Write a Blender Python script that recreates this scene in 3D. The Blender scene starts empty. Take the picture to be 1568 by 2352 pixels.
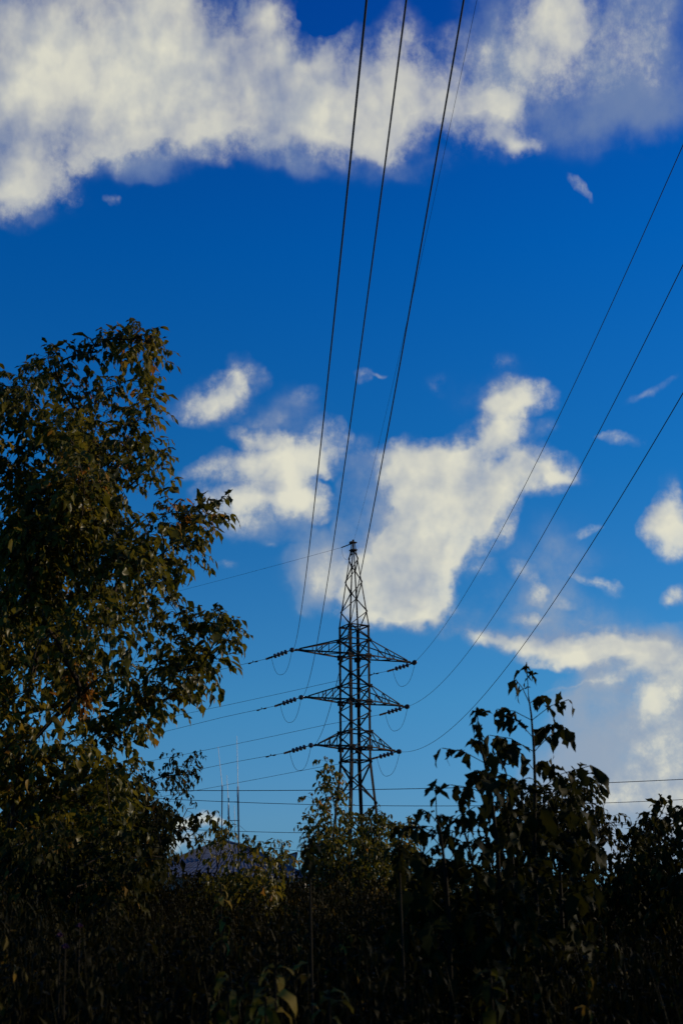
import bpy, math, random
import numpy as np
from mathutils import Vector, Matrix

random.seed(7)
rng = np.random.default_rng(11)
scene = bpy.context.scene
C = scene.collection
rad = math.radians

# ------------------------------------------------------------------ camera
EYE = np.array([0.0, 0.0, 1.6])
PITCH, ROLL, FD = rad(18.41), rad(0.43), 2940.0     # FD: focal length in units of a 1568 px wide frame
CXD, CYD = 784.0, 1176.0
_f = np.array([0, math.cos(PITCH), math.sin(PITCH)])
_r0 = np.array([1.0, 0, 0])
_u0 = np.array([0, -math.sin(PITCH), math.cos(PITCH)])
_r = math.cos(ROLL) * _r0 - math.sin(ROLL) * _u0
_u = math.sin(ROLL) * _r0 + math.cos(ROLL) * _u0
cam_data = bpy.data.cameras.new('camera')
cam_data.sensor_fit = 'VERTICAL'
cam_data.sensor_height = 36
cam_data.sensor_width = 24
cam_data.lens = 45.0
cam_data.clip_start = 0.1
cam_data.clip_end = 9000
cam_data.dof.use_dof = True
cam_data.dof.focus_distance = 22
cam_data.dof.aperture_fstop = 7
cam = bpy.data.objects.new('camera', cam_data)
C.objects.link(cam)
M3 = Matrix(((_r[0], _u[0], -_f[0], EYE[0]), (_r[1], _u[1], -_f[1], EYE[1]),
             (_r[2], _u[2], -_f[2], EYE[2]), (0, 0, 0, 1)))
cam.matrix_world = M3
scene.camera = cam


def ray(px, py):
    d = _f * FD + _r * (px - CXD) + _u * (CYD - py)
    return d / np.linalg.norm(d)


def at(px, py, Y):
    """the world point that stands Y metres away (along +Y) in the direction of a measured bearing"""
    d = ray(px, py)
    return EYE + d * (Y / d[1])


# ------------------------------------------------------------------ sky, sun, exposure
SUN_AZ, SUN_EL = rad(72), rad(20)
world = bpy.data.worlds.new('World')
scene.world = world
world.use_nodes = True


def build_sky():
    nt = world.node_tree
    N, L = nt.nodes, nt.links
    for n in list(N):
        N.remove(n)

    def node(tree, t, **kw):
        n = tree.nodes.new(t)
        for k, v in kw.items():
            setattr(n, k, v)
        return n

    def math_(tree, op, a, b=None, c=None, clamp=False):
        n = tree.nodes.new('ShaderNodeMath')
        n.operation = op
        n.use_clamp = clamp
        for i, v in enumerate((a, b, c)):
            if v is None:
                continue
            if isinstance(v, (int, float)):
                n.inputs[i].default_value = v
            else:
                tree.links.new(v, n.inputs[i])
        return n.outputs[0]

    # azimuth / elevation (degrees) of the view of the sky
    tc = node(nt, 'ShaderNodeTexCoord')
    sep = node(nt, 'ShaderNodeSeparateXYZ')
    L.new(tc.outputs['Generated'], sep.inputs[0])
    az = math_(nt, 'MULTIPLY', math_(nt, 'ARCTAN2', sep.outputs[0], sep.outputs[1]), 57.29578)
    el = math_(nt, 'MULTIPLY', math_(nt, 'ARCSINE', sep.outputs[2]), 57.29578)
    comb = node(nt, 'ShaderNodeCombineXYZ')
    L.new(az, comb.inputs[0])
    L.new(el, comb.inputs[1])

    def azel(px, py):
        d = ray(px, py)
        return math.degrees(math.atan2(d[0], d[1])), math.degrees(math.asin(d[2]))

    K = 57.29578 / FD

    def field(name, blobs, warp, wscale, seed):
        g = bpy.data.node_groups.new(name, 'ShaderNodeTree')
        g.interface.new_socket('P', in_out='INPUT', socket_type='NodeSocketVector')
        g.interface.new_socket('D', in_out='OUTPUT', socket_type='NodeSocketFloat')
        gi = node(g, 'NodeGroupInput')
        go = node(g, 'NodeGroupOutput')
        nz = node(g, 'ShaderNodeTexNoise', noise_dimensions='2D')
        nz.inputs['Scale'].default_value = wscale
        nz.inputs['Detail'].default_value = 4
        nz.inputs['Roughness'].default_value = 0.55
        off = node(g, 'ShaderNodeVectorMath', operation='ADD')
        off.inputs[1].default_value = (seed, seed * .7, 0)
        g.links.new(gi.outputs[0], off.inputs[0])
        g.links.new(off.outputs[0], nz.inputs['Vector'])
        ws = node(g, 'ShaderNodeVectorMath', operation='MULTIPLY_ADD')
        ws.inputs[1].default_value = (warp, warp * .8, 0)
        g.links.new(nz.outputs['Color'], ws.inputs[0])
        sb = node(g, 'ShaderNodeVectorMath', operation='SUBTRACT')
        g.links.new(gi.outputs[0], sb.inputs[0])
        sb.inputs[1].default_value = (warp * .5, warp * .4, 0)
        g.links.new(sb.outputs[0], ws.inputs[2])
        p = ws.outputs[0]
        acc = None
        for (px, py, rx, ry, rot, w) in blobs:
            a, e = azel(px, py)
            m = node(g, 'ShaderNodeMapping', vector_type='TEXTURE')
            m.inputs['Location'].default_value = (a, e, 0)
            m.inputs['Rotation'].default_value = (0, 0, rad(rot))
            m.inputs['Scale'].default_value = (rx * K * 1.25, ry * K * 1.25, 1)
            g.links.new(p, m.inputs['Vector'])
            gr = node(g, 'ShaderNodeTexGradient', gradient_type='SPHERICAL')
            # flatten the third axis
            g.links.new(m.outputs[0], gr.inputs['Vector'])
            w = w * (.62 if max(rx, ry) < 52 else (.85 if max(rx, ry) < 75 else 1.08))
            acc = math_(g, 'MULTIPLY_ADD', gr.outputs['Fac'], w * 1.35, acc if acc is not None else 0.0)
        acc = math_(g, 'MINIMUM', acc, 1.0)
        g.links.new(acc, go.inputs[0])
        return g

    lit = [  # bearing x, y, half widths, tilt, weight
        (150, 90, 330, 200, 0, 1.0), (420, 120, 240, 150, 0, .95), (330, 260, 260, 120, 8, .6), (520, 230, 200, 110, 0, .5), (120, 260, 200, 160, 0, .6), (820, 250, 170, 90, 0, .5), (40, 330, 170, 150, 20, .9), (0, 440, 150, 50, 10, .45),
        (270, 290, 200, 80, 8, .6), (560, 200, 150, 90, 0, .65), (610, 40, 70, 90, 0, .6), (720, 255, 150, 120, 0, .7), (700, 150, 90, 60, 0, .4),
        (890, 190, 90, 150, -20, .8), (840, 330, 150, 60, 0, .5), (960, 250, 110, 90, 0, .65), (600, 330, 130, 50, 0, .3),
        (1090, 260, 90, 60, 0, .55), (1040, 190, 120, 100, 0, .45), (1420, 170, 190, 70, -5, .3), (1130, 330, 120, 40, 0, .3), (790, 115, 80, 60, 0, .5), (1170, 235, 60, 50, 30, .45), (1190, 325, 75, 26, -8, .55), (1120, 330, 40, 20, 0, .3),
        (1300, 20, 90, 70, 0, .7), (1200, 120, 190, 130, 15, .42), (1320, 100, 170, 110, 0, .36), (1450, 60, 140, 120, 0, .25), (1180, 260, 110, 50, 0, .3), (745, 35, 70, 40, 0, -.9), (720, 190, 40, 30, 0, -.2), (200, 420, 60, 30, 0, -.3), (140, 370, 30, 50, 20, -.3),
        (1335, 437, 34, 14, -42, .55), (262, 470, 26, 12, 0, .35),
        (485, 920, 95, 58, 15, .85), (560, 875, 54, 58, 30, .65), (690, 912, 50, 28, 0, .4), (610, 965, 60, 30, 0, .3), (578, 1000, 62, 24, -5, .7),
        (640, 1058, 110, 50, 0, .75), (505, 1068, 95, 30, 12, .5), (745, 1022, 60, 55, 45, .8), (600, 1140, 150, 65, 0, .65),
        (695, 1140, 70, 60, 0, .7), (520, 1165, 60, 45, 0, .55), (550, 1220, 90, 26, 0, .35), (825, 1040, 50, 40, 0, .3),
        (632, 1250, 30, 13, 0, .5), (525, 1296, 34, 13, 0, .4), (828, 865, 26, 18, 0, .38), (865, 860, 20, 8, 0, .3),
        (1000, 1100, 130, 80, 10, .9), (960, 1190, 130, 100, 0, .75), (930, 1300, 130, 110, 30, .85), (895, 1400, 110, 60, 0, .8),
        (1030, 1210, 110, 90, 40, .8), (1080, 1130, 90, 70, 0, .7), (1140, 1050, 80, 50, 0, .35), (1190, 1010, 60, 50, 0, .25), (940, 1070, 90, 55, 10, .4), (960, 1240, 90, 80, 0, .5), (880, 1230, 80, 90, 0, .35), (1000, 1160, 100, 70, 0, .5), (900, 1330, 120, 90, 0, .5), (960, 1340, 90, 80, 0, .4), (1160, 1100, 70, 50, 20, .7), (1245, 1085, 85, 60, -8, .85),
        (1190, 922, 82, 50, 0, .9), (1150, 985, 60, 56, 30, .7), (1075, 1030, 90, 50, 15, .6), (1310, 1100, 56, 26, 0, .4),
        (750, 1305, 50, 60, 0, .32), (810, 1345, 80, 65, 0, .45), (985, 1390, 80, 65, 0, .6), (1115, 1190, 85, 70, 40, .65),
        (1010, 880, 36, 34, 0, .3), (1150, 838, 44, 34, 0, .3), (1130, 885, 50, 20, 0, .3), 
        (1545, 1215, 75, 66, 0, .95), (1560, 1370, 36, 26, 0, .8), (1375, 1335, 60, 16, -25, .6), (1195, 1320, 30, 42, 25, .6), (1220, 1365, 40, 20, 0, .55),
        (1100, 1310, 44, 34, 20, .45), (1290, 1386, 40, 13, 0, .4), (1355, 1215, 28, 14, 0, .4), (1440, 1005, 44, 16, -10, .35), (1260, 990, 26, 20, 0, .35),
        (1390, 1000, 20, 10, 0, .3), (1500, 900, 60, 14, 20, .2), (1540, 1130, 40, 40, 0, .3),
        (1110, 1450, 66, 28, -12, .85), (1190, 1472, 66, 30, -12, .75), (1220, 1420, 48, 18, -15, .65), (1285, 1495, 95, 46, -5, .62),
        (1350, 1505, 80, 46, 0, .6), (1420, 1475, 90, 46, 0, .55), (1480, 1490, 90, 34, 0, .5), (1545, 1500, 80, 50, 0, .5), (1330, 1430, 50, 16, 0, .35),
        (1388, 1572, 44, 20, 5, .8), (1310, 1582, 60, 7, 4, .45), (1492, 1612, 40, 30, 0, .6), (1560, 1880, 70, 60, 0, .6), (1540, 1720, 170, 170, 0, .15), (1420, 1640, 90, 50, 10, .22), (1500, 1780, 120, 110, 0, .15), (1450, 1540, 90, 26, 10, .45), (1530, 1560, 90, 40, 0, .4), (1500, 1660, 90, 70, 0, .22), (1490, 1615, 60, 50, 30, .35), (1420, 1590, 60, 30, 20, .4),
        (430, 1885, 70, 12, 0, .7), (428, 1922, 44, 20, 0, .5), (360, 1930, 60, 30, 0, .5), 
        # clouds beyond what the photograph frames
        (-700, 200, 500, 260, 10, .9), (-500, 900, 300, 120, 0, .7), (2100, 300, 420, 240, -10, .7), (2200, 1300, 400, 180, 0, .9), (700, -700, 700, 260, 0, .8), (-900, 1500, 420, 160, 0, .8),
    ]
    grey = [(1290, 110, 300, 150, -8, .55), (1500, 60, 190, 170, 0, .5), (1350, 270, 240, 90, 0, .3), (1130, 160, 140, 90, 0, .5), (1500, 240, 160, 80, 0, .35),
            (1490, 1720, 220, 170, 0, 1.1), (1570, 1850, 170, 220, 0, 1.0), (1370, 1790, 160, 170, 0, .75), (1330, 1620, 110, 60, 0, .45), (1460, 1620, 180, 110, 0, .9), (1480, 1900, 180, 120, 0, .9), (1560, 1700, 160, 200, 0, .7), (1560, 1560, 120, 90, 0, .7), (1330, 1900, 160, 80, 0, .4), (1500, 1600, 150, 120, 0, .6),
            (590, 1200, 120, 50, 0, .5), (880, 1160, 110, 120, 0, .6), (740, 1320, 100, 100, 0, .55), (850, 1060, 70, 50, 0, .3), (740, 1330, 80, 80, 0, .5), (300, 200, 300, 160, 0, .5), (330, 360, 300, 55, 8, .34), (700, 360, 300, 55, -5, .30), (60, 440, 160, 50, 0, .5), (990, 340, 120, 60, 0, .3),
            (1280, 1440, 300, 80, -10, .25), (1250, 1290, 200, 120, 0, .18), (640, 950, 140, 60, 0, .22), (1130, 900, 140, 80, 0, .15),
            (1900, 1700, 400, 250, 0, .9)]

    def fbm(vec, scale, detail, rough, lac=2.1, dist=0.0):
        n = node(nt, 'ShaderNodeTexNoise', noise_dimensions='2D')
        n.inputs['Scale'].default_value = scale
        n.inputs['Detail'].default_value = detail
        n.inputs['Roughness'].default_value = rough
        n.inputs['Lacunarity'].default_value = lac
        n.inputs['Distortion'].default_value = dist
        L.new(vec, n.inputs['Vector'])
        return n.outputs['Fac']

    def smooth(v, a, b):
        m = node(nt, 'ShaderNodeMapRange', interpolation_type='SMOOTHSTEP')
        m.inputs['From Min'].default_value = a
        m.inputs['From Max'].default_value = b
        L.new(v, m.inputs['Value'])
        return m.outputs['Result']

    gl = field('sunlit_cloud_field', lit, 2.2, .33, 3.1)
    gg = field('grey_cloud_field', grey, 3.0, .22, 9.7)

    def use(g, vec):
        n = node(nt, 'ShaderNodeGroup')
        n.node_tree = g
        L.new(vec, n.inputs[0])
        return n.outputs[0]

    P = comb.outputs[0]
    sh = node(nt, 'ShaderNodeVectorMath', operation='ADD')   # a step towards the sun, for the clouds' own shading
    sh.inputs[1].default_value = (.8, -.5, 0)
    L.new(P, sh.inputs[0])

    sh2 = node(nt, 'ShaderNodeVectorMath', operation='ADD')
    sh2.inputs[1].default_value = (.4, -.35, 0)
    L.new(P, sh2.inputs[0])

    def density(vec):
        b = use(gl, vec)
        low = math_(nt, 'SUBTRACT', fbm(vec, .26, 4, .5, 2.1), .5)
        high = math_(nt, 'SUBTRACT', fbm(vec, .85, 11, .62, 2.15), .5)
        base = math_(nt, 'ADD', b, math_(nt, 'MULTIPLY', low, 1.35))
        a = smooth(base, .0, .95)
        # torn, billowing margins: the fine structure is strongest where the cloud thins out
        wgt = math_(nt, 'MULTIPLY_ADD', math_(nt, 'MULTIPLY', a, math_(nt, 'SUBTRACT', 1.0, a)), 5.2, .13)
        d = math_(nt, 'ADD', base, math_(nt, 'MULTIPLY', high, wgt))
        # only where some cloud stands at all
        return math_(nt, 'MULTIPLY', d, smooth(b, 0.0, .16)), b, base
    d0, b0, base0 = density(P)
    _d1, _b1, base1 = density(sh.outputs[0])
    core = smooth(math_(nt, 'MULTIPLY', d0, math_(nt, 'MULTIPLY_ADD', smooth(el, 25, 30), -.22, 1.0)), -.08, 1.22)
    nw = fbm(P, .5, 10, .66, 2.1)                         # thin half transparent shreds around the clouds
    veil = math_(nt, 'MULTIPLY', smooth(math_(nt, 'ADD', b0, math_(nt, 'MULTIPLY', math_(nt, 'SUBTRACT', nw, .5), 3.0)), .0, 1.3), math_(nt, 'MULTIPLY', smooth(b0, .01, .4), .6))
    alpha = math_(nt, 'MAXIMUM', math_(nt, 'MULTIPLY', core, smooth(b0, 0, .1)), veil)
    relief = math_(nt, 'SUBTRACT', base0, base1)
    n3 = fbm(P, .20, 6, .5)
    bil = math_(nt, 'SUBTRACT', fbm(P, .38, 3, .5), fbm(sh2.outputs[0], .38, 3, .5))     # billows lit from the sun's side
    shade = math_(nt, 'ADD', math_(nt, 'MULTIPLY_ADD', bil, 1.0, math_(nt, 'MULTIPLY', relief, .42)), math_(nt, 'ADD', math_(nt, 'MULTIPLY', math_(nt, 'SUBTRACT', n3, .5), 1.7), math_(nt, 'MULTIPLY_ADD', smooth(d0, .05, 1.15), .58, .24)), clamp=True)
    gb = use(gg, P)
    gn = fbm(P, .25, 8, .55, 2.1)
    gd = math_(nt, 'MULTIPLY', math_(nt, 'ADD', gb, math_(nt, 'MULTIPLY', math_(nt, 'SUBTRACT', gn, .5), 1.9)), smooth(gb, 0, .25))
    galpha = math_(nt, 'MULTIPLY', math_(nt, 'MULTIPLY', smooth(gd, -.1, 1.2), smooth(gb, 0, .2)), .92)

    sky = node(nt, 'ShaderNodeTexSky')
    sky.sky_type = 'NISHITA'
    sky.sun_disc = False
    sky.sun_elevation = SUN_EL
    sky.sun_rotation = SUN_AZ
    sky.air_density = 1.0
    sky.dust_density = .2
    sky.ozone_density = 3.0
    hs = node(nt, 'ShaderNodeHueSaturation')
    hs.inputs['Saturation'].default_value = 1.0
    hs.inputs['Value'].default_value = 2.0
    L.new(sky.outputs[0], hs.inputs['Color'])
    # the depth of blue by elevation (a polarised, deeply saturated sky)
    ramp = node(nt, 'ShaderNodeValToRGB')
    L.new(math_(nt, 'DIVIDE', el, 90.0, clamp=True), ramp.inputs['Fac'])
    els = SKY_TINT
    while len(ramp.color_ramp.elements) < len(els):
        ramp.color_ramp.elements.new(0.5)
    for e, (p_, c_) in zip(ramp.color_ramp.elements, els):
        e.position = p_ / 90
        e.color = (*c_, 1)
    mul = node(nt, 'ShaderNodeMix', data_type='RGBA', blend_type='MULTIPLY')
    mul.inputs['Factor'].default_value = 1
    L.new(hs.outputs[0], mul.inputs[6])
    L.new(ramp.outputs[0], mul.inputs[7])

    def mix(fac, a, b):
        m = node(nt, 'ShaderNodeMix', data_type='RGBA')
        L.new(fac, m.inputs['Factor'])
        for v, i in ((a, 6), (b, 7)):
            if isinstance(v, tuple):
                m.inputs[i].default_value = (*v, 1)
            else:
                L.new(v, m.inputs[i])
        return m.outputs[2]
    S = 1 / SKY_STRENGTH
    lowc = tuple(S * c for c in CLOUD_SHADE)
    hic = tuple(S * c for c in CLOUD_LIT)
    gcl, gch = tuple(S * c for c in CLOUD_GREY_LOW), tuple(S * c for c in CLOUD_GREY)
    gc = mix(smooth(el, 16, 28), gcl, gch)
    col = mix(galpha, mul.outputs[2], gc)
    col = mix(alpha, col, mix(shade, lowc, hic))
    bg = node(nt, 'ShaderNodeBackground')
    bg.inputs['Strength'].default_value = SKY_STRENGTH
    L.new(col, bg.inputs['Color'])
    out = node(nt, 'ShaderNodeOutputWorld')
    L.new(bg.outputs[0], out.inputs['Surface'])


SKY_STRENGTH = 0.1
SKY_TINT = [(0, (.09, .21, .42)), (5, (.15, .30, .46)), (10, (.12, .35, .50)), (20, (.032, .31, .55)), (30, (.003, .275, .62)), (40, (.003, .20, .60)), (90, (.01, .14, .4))]   # halved; the value below doubles it
CLOUD_LIT = (.74, .725, .60)
CLOUD_SHADE = (.26, .32, .44)
CLOUD_GREY = (.15, .225, .41)
CLOUD_GREY_LOW = (.30, .37, .47)
build_sky()
world.cycles.sampling_method = 'MANUAL'
world.cycles.sample_map_resolution = 512

sun_data = bpy.data.lights.new('sun', 'SUN')
sun_data.energy = 3.3
sun_data.angle = rad(0.6)
sun_data.color = (1.0, .80, .55)
sun = bpy.data.objects.new('sun', sun_data)
C.objects.link(sun)
_sd = Vector((math.sin(SUN_AZ) * math.cos(SUN_EL), math.cos(SUN_AZ) * math.cos(SUN_EL), math.sin(SUN_EL)))
sun.rotation_euler = _sd.to_track_quat('Z', 'Y').to_euler()
sun.location = (30, -10, 40)

scene.view_settings.view_transform = 'Standard'
scene.view_settings.look = 'None'
scene.view_settings.exposure = 0.0
scene.view_settings.gamma = 1.0
scene.cycles.max_bounces = 5
scene.cycles.diffuse_bounces = 3
scene.cycles.glossy_bounces = 2
scene.cycles.transmission_bounces = 4
scene.cycles.transparent_max_bounces = 4


# ------------------------------------------------------------------ tagging
def tag(o, label=None, cat=None, group=None, kind=None):
    if label: o['label'] = label
    if cat: o['category'] = cat
    if group: o['group'] = group
    if kind: o['kind'] = kind
    return o


def empty(name, loc, label, cat, group=None):
    o = bpy.data.objects.new(name, None)
    o.empty_display_size = .2
    C.objects.link(o)
    o.location = loc
    return tag(o, label, cat, group)


# ------------------------------------------------------------------ materials
def principled(name, base, rough=.7, metal=0.0, spec=.3, var=None, bump=None):
    m = bpy.data.materials.new(name)
    m.use_nodes = True
    nt = m.node_tree
    b = nt.nodes['Principled BSDF']
    b.inputs['Base Color'].default_value = (*base, 1)
    b.inputs['Roughness'].default_value = rough
    b.inputs['Metallic'].default_value = metal
    b.inputs['Specular IOR Level'].default_value = spec
    tc = nt.nodes.new('ShaderNodeTexCoord')
    if var:
        col2, scale, lo, hi = var
        n = nt.nodes.new('ShaderNodeTexNoise')
        n.inputs['Scale'].default_value = scale
        n.inputs['Detail'].default_value = 6
        n.inputs['Roughness'].default_value = .65
        nt.links.new(tc.outputs['Object'], n.inputs['Vector'])
        mr = nt.nodes.new('ShaderNodeMapRange')
        mr.inputs['From Min'].default_value = lo
        mr.inputs['From Max'].default_value = hi
        nt.links.new(n.outputs['Fac'], mr.inputs['Value'])
        mx = nt.nodes.new('ShaderNodeMix')
        mx.data_type = 'RGBA'
        mx.inputs[6].default_value = (*base, 1)
        mx.inputs[7].default_value = (*col2, 1)
        nt.links.new(mr.outputs[0], mx.inputs['Factor'])
        nt.links.new(mx.outputs[2], b.inputs['Base Color'])
    if bump:
        scale, s = bump
        n = nt.nodes.new('ShaderNodeTexNoise')
        n.inputs['Scale'].default_value = scale
        n.inputs['Detail'].default_value = 5
        nt.links.new(tc.outputs['Object'], n.inputs['Vector'])
        bp = nt.nodes.new('ShaderNodeBump')
        bp.inputs['Strength'].default_value = s
        nt.links.new(n.outputs['Fac'], bp.inputs['Height'])
        nt.links.new(bp.outputs[0], b.inputs['Normal'])
    return m


def leaf_material(name, stops, transl=.42, rough=.6, spec=.05):
    """stops: colours along the leaf's own tint value (green ... yellow ... brown)"""
    m = bpy.data.materials.new(name)
    m.use_nodes = True
    nt = m.node_tree
    b = nt.nodes['Principled BSDF']
    at_ = nt.nodes.new('ShaderNodeAttribute')
    at_.attribute_name = 'tint'
    r = nt.nodes.new('ShaderNodeValToRGB')
    while len(r.color_ramp.elements) < len(stops):
        r.color_ramp.elements.new(.5)
    for e, (p, c) in zip(r.color_ramp.elements, stops):
        e.position = p
        e.color = (*c, 1)
    nt.links.new(at_.outputs['Fac'], r.inputs['Fac'])
    nt.links.new(r.outputs[0], b.inputs['Base Color'])
    b.inputs['Roughness'].default_value = rough
    b.inputs['Specular IOR Level'].default_value = spec
    tr = nt.nodes.new('ShaderNodeBsdfTranslucent')
    hs = nt.nodes.new('ShaderNodeHueSaturation')
    hs.inputs['Value'].default_value = 1.5
    hs.inputs['Hue'].default_value = .49
    nt.links.new(r.outputs[0], hs.inputs['Color'])
    nt.links.new(hs.outputs[0], tr.inputs['Color'])
    mx = nt.nodes.new('ShaderNodeMixShader')
    mx.inputs[0].default_value = transl
    nt.links.new(b.outputs[0], mx.inputs[1])
    nt.links.new(tr.outputs[0], mx.inputs[2])
    out = nt.nodes['Material Output']
    nt.links.new(mx.outputs[0], out.inputs['Surface'])
    return m


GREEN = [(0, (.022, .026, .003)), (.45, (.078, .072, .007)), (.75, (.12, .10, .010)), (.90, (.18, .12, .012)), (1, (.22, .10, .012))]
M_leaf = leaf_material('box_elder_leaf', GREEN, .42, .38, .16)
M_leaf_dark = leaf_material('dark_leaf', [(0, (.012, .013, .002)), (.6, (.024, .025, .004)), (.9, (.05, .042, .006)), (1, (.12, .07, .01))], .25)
M_leaf_yel = leaf_material('yellowing_leaf', [(0, (.018, .022, .003)), (.5, (.045, .046, .006)), (.8, (.12, .095, .014)), (1, (.22, .16, .03))], .35)
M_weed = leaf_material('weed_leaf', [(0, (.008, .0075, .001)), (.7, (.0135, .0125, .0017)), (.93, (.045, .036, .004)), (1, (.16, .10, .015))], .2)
M_bark = principled('bark', (.035, .024, .015), .9, spec=.1, var=((.08, .06, .04), 9, .4, .7), bump=(40, .4))
M_twig = principled('green_twig', (.013, .010, .004), .8, spec=.1)
M_rust = principled('rusty_steel', (.030, .020, .013), .8, .2, .25, var=((.085, .042, .02), 2.5, .5, .72))
M_wire = principled('wire', (.012, .012, .013), .6, .3, .3)
M_wire_al = principled('aluminium_wire', (.05, .055, .065), .55, .6, .3)
M_glass_ins = principled('insulator_glass', (.05, .04, .035), .12, 0, .6)
M_roof = principled('corrugated_metal', (.10, .12, .16), .65, .1, .25, var=((.075, .072, .075), 1.6, .45, .7))
M_wall = principled('plaster', (.25, .22, .19), .9, var=((.17, .15, .13), 3, .4, .7))
M_mast = principled('mast_steel', (.05, .06, .08), .5, .5, .4)
M_whip = principled('white_whip', (.55, .55, .52), .4, 0, .4)
M_ground = principled('ground_soil', (.030, .028, .014), .95, spec=.1, var=((.05, .055, .02), .8, .4, .7))
M_sign_white = principled('weathered_sign_face', (.20, .22, .26), .6, 0, .3, var=((.09, .085, .09), 7, .45, .7))
M_sign_red = principled('faded_red_paint', (.085, .02, .018), .6)
M_sign_post = principled('sign_post', (.12, .12, .12), .6, .4)
M_purple = principled('thistle_purple', (.055, .012, .04), .8)


# ------------------------------------------------------------------ mesh collectors
class MB:
    def __init__(self):
        self.v, self.f = [], []

    def add(self, vs, fs):
        o = len(self.v)
        self.v += [tuple(map(float, p)) for p in vs]
        self.f += [tuple(i + o for i in f) for f in fs]

    def box(self, c, s, ax=None):
        c = np.array(c, float)
        ax = np.eye(3) if ax is None else ax
        vs = [c + ax[0] * s[0] * i / 2 + ax[1] * s[1] * j / 2 + ax[2] * s[2] * k / 2 for i in (-1, 1) for j in (-1, 1) for k in (-1, 1)]
        self.add(vs, [(0, 1, 3, 2), (4, 6, 7, 5), (0, 4, 5, 1), (2, 3, 7, 6), (0, 2, 6, 4), (1, 5, 7, 3)])

    def angle_bar(self, a, b, w, t, ref=(0, 0, 1)):
        """an L-section steel member from a to b"""
        a, b = np.array(a, float), np.array(b, float)
        d = b - a
        d /= np.linalg.norm(d)
        ref = np.array(ref, float)
        s = np.cross(d, ref)
        if np.linalg.norm(s) < 1e-3:
            s = np.cross(d, (1, 0, .2))
        s /= np.linalg.norm(s)
        n = np.cross(s, d)
        prof = [(0, 0), (w, 0), (w, t), (t, t), (t, w), (0, w)]
        vs = [p + s * x + n * y for p in (a, b) for x, y in prof]
        fs = [(i, (i + 1) % 6, 6 + (i + 1) % 6, 6 + i) for i in range(6)] + [(5, 4, 3, 2, 1, 0), (6, 7, 8, 9, 10, 11)]
        self.add(vs, fs)

    def tube(self, pts, r, n=6, cap=True):
        pts = [np.array(p, float) for p in pts]
        m = len(pts)
        rs = r if hasattr(r, '__len__') else [r] * m
        up = np.array([.13, .27, .95])
        vs = []
        for i, p in enumerate(pts):
            d = pts[min(i + 1, m - 1)] - pts[max(i - 1, 0)]
            d = d / (np.linalg.norm(d) + 1e-9)
            s = np.cross(d, up)
            if np.linalg.norm(s) < .15:
                s = np.cross(d, (1, .1, 0))
            s /= np.linalg.norm(s)
            q = np.cross(d, s)
            for k in range(n):
                an = 2 * math.pi * k / n
                vs.append(p + (s * math.cos(an) + q * math.sin(an)) * rs[i])
        fs = [(i * n + k, i * n + (k + 1) % n, (i + 1) * n + (k + 1) % n, (i + 1) * n + k) for i in range(m - 1) for k in range(n)]
        if cap:
            fs += [tuple(range(n - 1, -1, -1)), tuple(range((m - 1) * n, m * n))]
        self.add(vs, fs)

    def lathe(self, c, axis, prof, n=16):
        c = np.array(c, float)
        d = np.array(axis, float)
        d /= np.linalg.norm(d)
        s = np.cross(d, (0, 0, 1)) if abs(d[2]) < .95 else np.cross(d, (1, 0, 0))
        s /= np.linalg.norm(s)
        q = np.cross(d, s)
        vs = [c + d * h + (s * math.cos(2 * math.pi * k / n) + q * math.sin(2 * math.pi * k / n)) * r for h, r in prof for k in range(n)]
        m = len(prof)
        fs = [(i * n + k, i * n + (k + 1) % n, (i + 1) * n + (k + 1) % n, (i + 1) * n + k) for i in range(m - 1) for k in range(n)]
        fs += [tuple(range(n - 1, -1, -1)), tuple(range((m - 1) * n, m * n))]
        self.add(vs, fs)

    def build(self, name, mat, parent=None, smooth=False):
        me = bpy.data.meshes.new(name)
        off = np.zeros(3)
        if parent is not None:
            off = np.array(parent_world(parent))
        vs = np.array(self.v, float) - off
        me.from_pydata(vs.tolist(), [], self.f)
        me.materials.append(mat)
        if smooth:
            me.polygons.foreach_set('use_smooth', [True] * len(me.polygons))
        me.update()
        o = bpy.data.objects.new(name, me)
        C.objects.link(o)
        if parent is not None:
            o.parent = parent
        return o


def parent_world(o):
    p = Vector((0, 0, 0))
    while o is not None:
        p += o.location
        o = o.parent
    return p


def catenary(p0, phi, a, b, t0, t1, n):
    u = np.array([math.cos(phi), math.sin(phi), 0])
    t = np.linspace(t0, t1, n)
    P = np.array(p0) + t[:, None] * u
    P[:, 2] += a * t + b * t * t
    return P


# ------------------------------------------------------------------ ground
g = MB()
R = 4000.0
rings = [0, 6, 15, 40, 120, 400, 1200, R]
vs, fs = [(0, 0, 0)], []
n = 48
for i, r in enumerate(rings[1:]):
    for k in range(n):
        a = 2 * math.pi * k / n
        z = 0.0 if r < 20 else .15 * math.sin(3 * a + i) * (1 if r < 1000 else 0)
        vs.append((r * math.cos(a), r * math.sin(a), z))
for k in range(n):
    fs.append((0, 1 + k, 1 + (k + 1) % n))
for i in range(len(rings) - 2):
    for k in range(n):
        a, b = 1 + i * n, 1 + (i + 1) * n
        fs.append((a + k, b + k, b + (k + 1) % n, a + (k + 1) % n))
g.add(vs, fs)
tag(g.build('ground', M_ground), 'dark weedy ground under the undergrowth', 'ground', kind='structure')

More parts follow.
